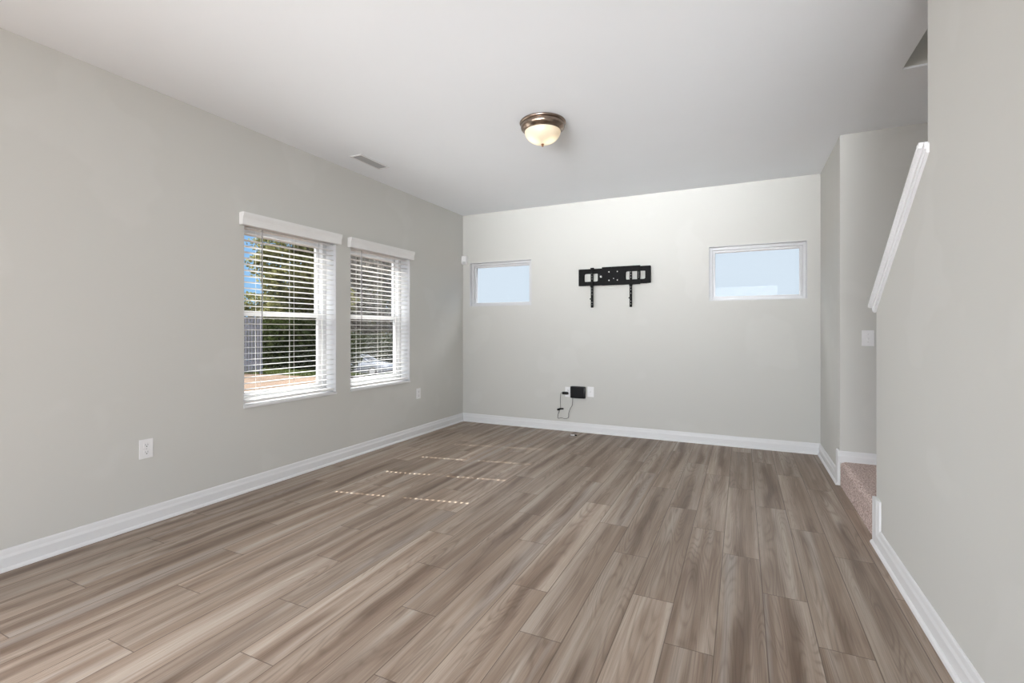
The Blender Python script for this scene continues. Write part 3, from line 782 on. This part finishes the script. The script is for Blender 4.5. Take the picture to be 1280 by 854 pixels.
x, y = at(322, 31); tree(x, y, blobs(4, .8, 4.7, 2.2, 5), 3, .16, 7000, .11, M['leaf_olive'], 4, 'low round green tree above the grey fence against the sky')
x, y = at(352, 32); tree(x, y, blobs(14, .8, 6.2, 1.5, 6), 4.2, .16, 6000, .11, M['leaf_olive'], 14, 'mid height green tree between the low tree and the tall olive tree')
x, y = at(414, 30); tree(x, y, blobs(5, 4.0, 14.0, 2.2, 9), 10, .30, 14000, .10, M['leaf_brown'], 5, 'tall brownish tree seen at the far edge of the nearer window')
x, y = at(446, 47); tree(x, y, blobs(6, 3.2, 19.0, 3.3, 11), 16, .36, 30000, .12, M['leaf_brown'], 6, 'tall brown-grey tree at the near side of the farther window')
x, y = at(516, 46); tree(x, y, blobs(7, 3.2, 19.5, 3.4, 11), 16, .36, 30000, .12, M['leaf_brown'], 7, 'tall brown-grey tree at the far side of the farther window')
x, y = at(470, 56); tree(x, y, blobs(8, 2.5, 17.0, 4.4, 9), 13, .35, 16000, .18, M['leaf_olive'], 8, 'olive green tree rearmost behind the parked car between two brown trees')
SHR = [(338, 24, 2.9, 'dark green shrub beside the end of the grey fence'), (362, 23, 3.0, 'dark green shrub under the tall olive tree'), (386, 24, 3.0, 'dark green shrub at the far edge of the nearer window'),
       (408, 25, 3.2, 'dark green shrub behind the wall between the two side windows'), (440, 41, 3.8, 'dark green shrub behind the tail of the parked car'),
       (464, 42.5, 3.9, 'dark green shrub behind the middle of the parked car'), (488, 41.5, 3.8, 'dark green shrub behind the bonnet of the parked car')]
for i, (px, Z, h, lab) in enumerate(SHR):
    x, y = at(px, Z); k = h * .45
    tree(x, y, [((0, 0, h * .35), (k, k, h * .36)), ((.5, -.3, h * .62), (k * .7, k * .7, h * .34)), ((-.6, .3, h * .55), (k * .75, k * .7, h * .36)), ((.2, .6, h * .3), (k * .9, k * .8, h * .3))],
         h * .5, .07, 4500, .11, M['leaf_dark'], 20 + i, lab, 'shrub', 'shrub')

# grass verge in front of the shrubs: one tuft carpet nobody could count
def verge():
    g = np.random.default_rng(9); V = []; F = []
    def blades(path, n, width):
        for _ in range(n):
            t = g.random() * (len(path) - 1); i = int(t); f = t - i
            p = np.array(path[i]) * (1 - f) + np.array(path[i + 1]) * f + g.normal(size=2) * width
            z = terrain_z(*p) - .02; h = g.uniform(.10, .26); a = g.uniform(0, 6.28); w = .05
            lean = g.normal(size=2) * .06; q = len(V)
            V.extend([(p[0] - math.cos(a) * w, p[1] - math.sin(a) * w, z), (p[0] + math.cos(a) * w, p[1] + math.sin(a) * w, z), (p[0] + lean[0], p[1] + lean[1], z + h)]); F.append((q, q + 1, q + 2))
    blades([at(300, 19.9), at(345, 19.8), at(400, 20.2), at(430, 22)], 9000, .55)
    blades([at(425, 37.2), at(470, 38), at(490, 37.5)], 7000, .35)
    me = bpy.data.meshes.new('grass'); me.from_pydata(V, [], F); me.materials.append(leaf_material('grass_blade', (0.021, 0.029, 0.008, 1), (0.056, 0.066, 0.022, 1)))
    o = bpy.data.objects.new('grass', me); COL.objects.link(o); tag(o, 'strip of green grass in front of the shrubs outside', 'grass', kind='stuff')
verge()

# grey board fence
def fence():
    p0, p1 = Vector(at(262, 17.5)), Vector(at(326, 18.2))
    d = (p1 - p0); L = d.length; u = d.normalized(); ang = math.atan2(u.y, u.x)
    z = terrain_z(p0.x, p0.y)
    r = tag(empty('board_fence', (p0.x, p0.y, z)), 'grey vertical board fence standing across the red soil', 'fence'); r.rotation_euler.z = ang
    mb = MB(); k = 0; s = .10
    while k * s < L: mb.box(k * s + .010, k * s + s - .010, -.012, .012, 0.04, 2.10, .003); k += 1
    o = mb.build('board_panel', M['fence']); o.parent = r
    for z0 in (.35, 1.65): o = MB().box(0, L, .012, .05, z0, z0 + .09).build('rail', M['fence']); o.parent = r
    q = 0
    while q <= L + .01:
        o = MB().box(q - .05, q + .05, .012, .11, -.1, 2.16, .004).build('post', M['fence']); o.parent = r; q += L / 2
fence()

# parked car
def car():
    c = Vector(at(448, 34.0)); z = terrain_z(c.x, c.y)
    r = tag(empty('car', (c.x, c.y, z)), 'silver saloon car parked outside beyond the farther side window', 'car'); r.rotation_euler.z = YAW - .12
    def loft(sections):
        bm = bmesh.new(); rings = []
        for x, prof in sections: rings.append([bm.verts.new((x, y, zz)) for y, zz in prof])
        n = len(rings[0])
        for A, B in zip(rings, rings[1:]):
            for i in range(n): bm.faces.new((A[i], A[(i + 1) % n], B[(i + 1) % n], B[i]))
        bm.faces.new(rings[0][::-1]); bm.faces.new(rings[-1]); bmesh.ops.recalc_face_normals(bm, faces=bm.faces)
        return bm
    def sec(w, z0, z1): return [(-w * .9, z0), (-w, z0 + .12), (-w, z1 - .14), (-w * .9, z1), (0, z1 + .03), (w * .9, z1), (w, z1 - .14), (w, z0 + .12), (w * .9, z0)]
    mb = MB(); mb._add(loft([(-2.35, sec(.72, .38, .80)), (-2.20, sec(.86, .24, .93)), (-1.6, sec(.90, .20, .96)), (-.6, sec(.91, .19, .94)), (.7, sec(.91, .19, .93)), (1.5, sec(.90, .20, .88)), (2.15, sec(.84, .24, .76)), (2.35, sec(.68, .36, .64))]))
    def cab(w0, z0, w1, z1): return [(-w0, z0), (-w1, z1), (0, z1 + .03), (w1, z1), (w0, z0)]
    o = mb.build('body', M['car'], None, smooth=True); o.parent = r
    m2 = MB(); m2._add(loft([(-1.75, cab(.80, .93, .78, .95)), (-.95, cab(.82, .92, .60, 1.38)), (-.2, cab(.83, .92, .62, 1.43)), (.35, cab(.83, .92, .60, 1.38)), (1.15, cab(.80, .90, .76, .93))]))
    o = m2.build('window_glass', M['car_glass'], None, smooth=True); o.parent = r
    m3 = MB(); m3._add(loft([(-1.0, [(-.60, 1.375), (-.6, 1.39), (0, 1.43), (.6, 1.39), (.6, 1.375), (0, 1.40)]), (-.2, [(-.63, 1.425), (-.62, 1.445), (0, 1.48), (.62, 1.445), (.63, 1.425), (0, 1.45)]), (.40, [(-.60, 1.365), (-.6, 1.38), (0, 1.42), (.6, 1.38), (.6, 1.365), (0, 1.39)])]))
    for yy in (-1, 1):
        m3.cyl((-.98, yy * .605, 1.38), (-1.78, yy * .80, .94), .04, n=6).cyl((.38, yy * .605, 1.37), (1.18, yy * .79, .92), .04, n=6).cyl((-.25, yy * .625, 1.42), (-.28, yy * .835, .93), .035, n=6)
    o = m3.build('roof', M['car'], None, smooth=True); o.parent = r
    for wx in (-1.42, 1.40):
        for wy in (-.80, .80):
            o = MB().cyl((wx, wy - .11, .32), (wx, wy + .11, .32), .32, n=24).build('wheel', M['tyre'], None, smooth=True); o.parent = r
            h = MB().cyl((wx, wy - .125, .32), (wx, wy + .125, .32), .20, n=16).build('hubcap', M['steel'], None, smooth=True)
            h.parent = o
car()
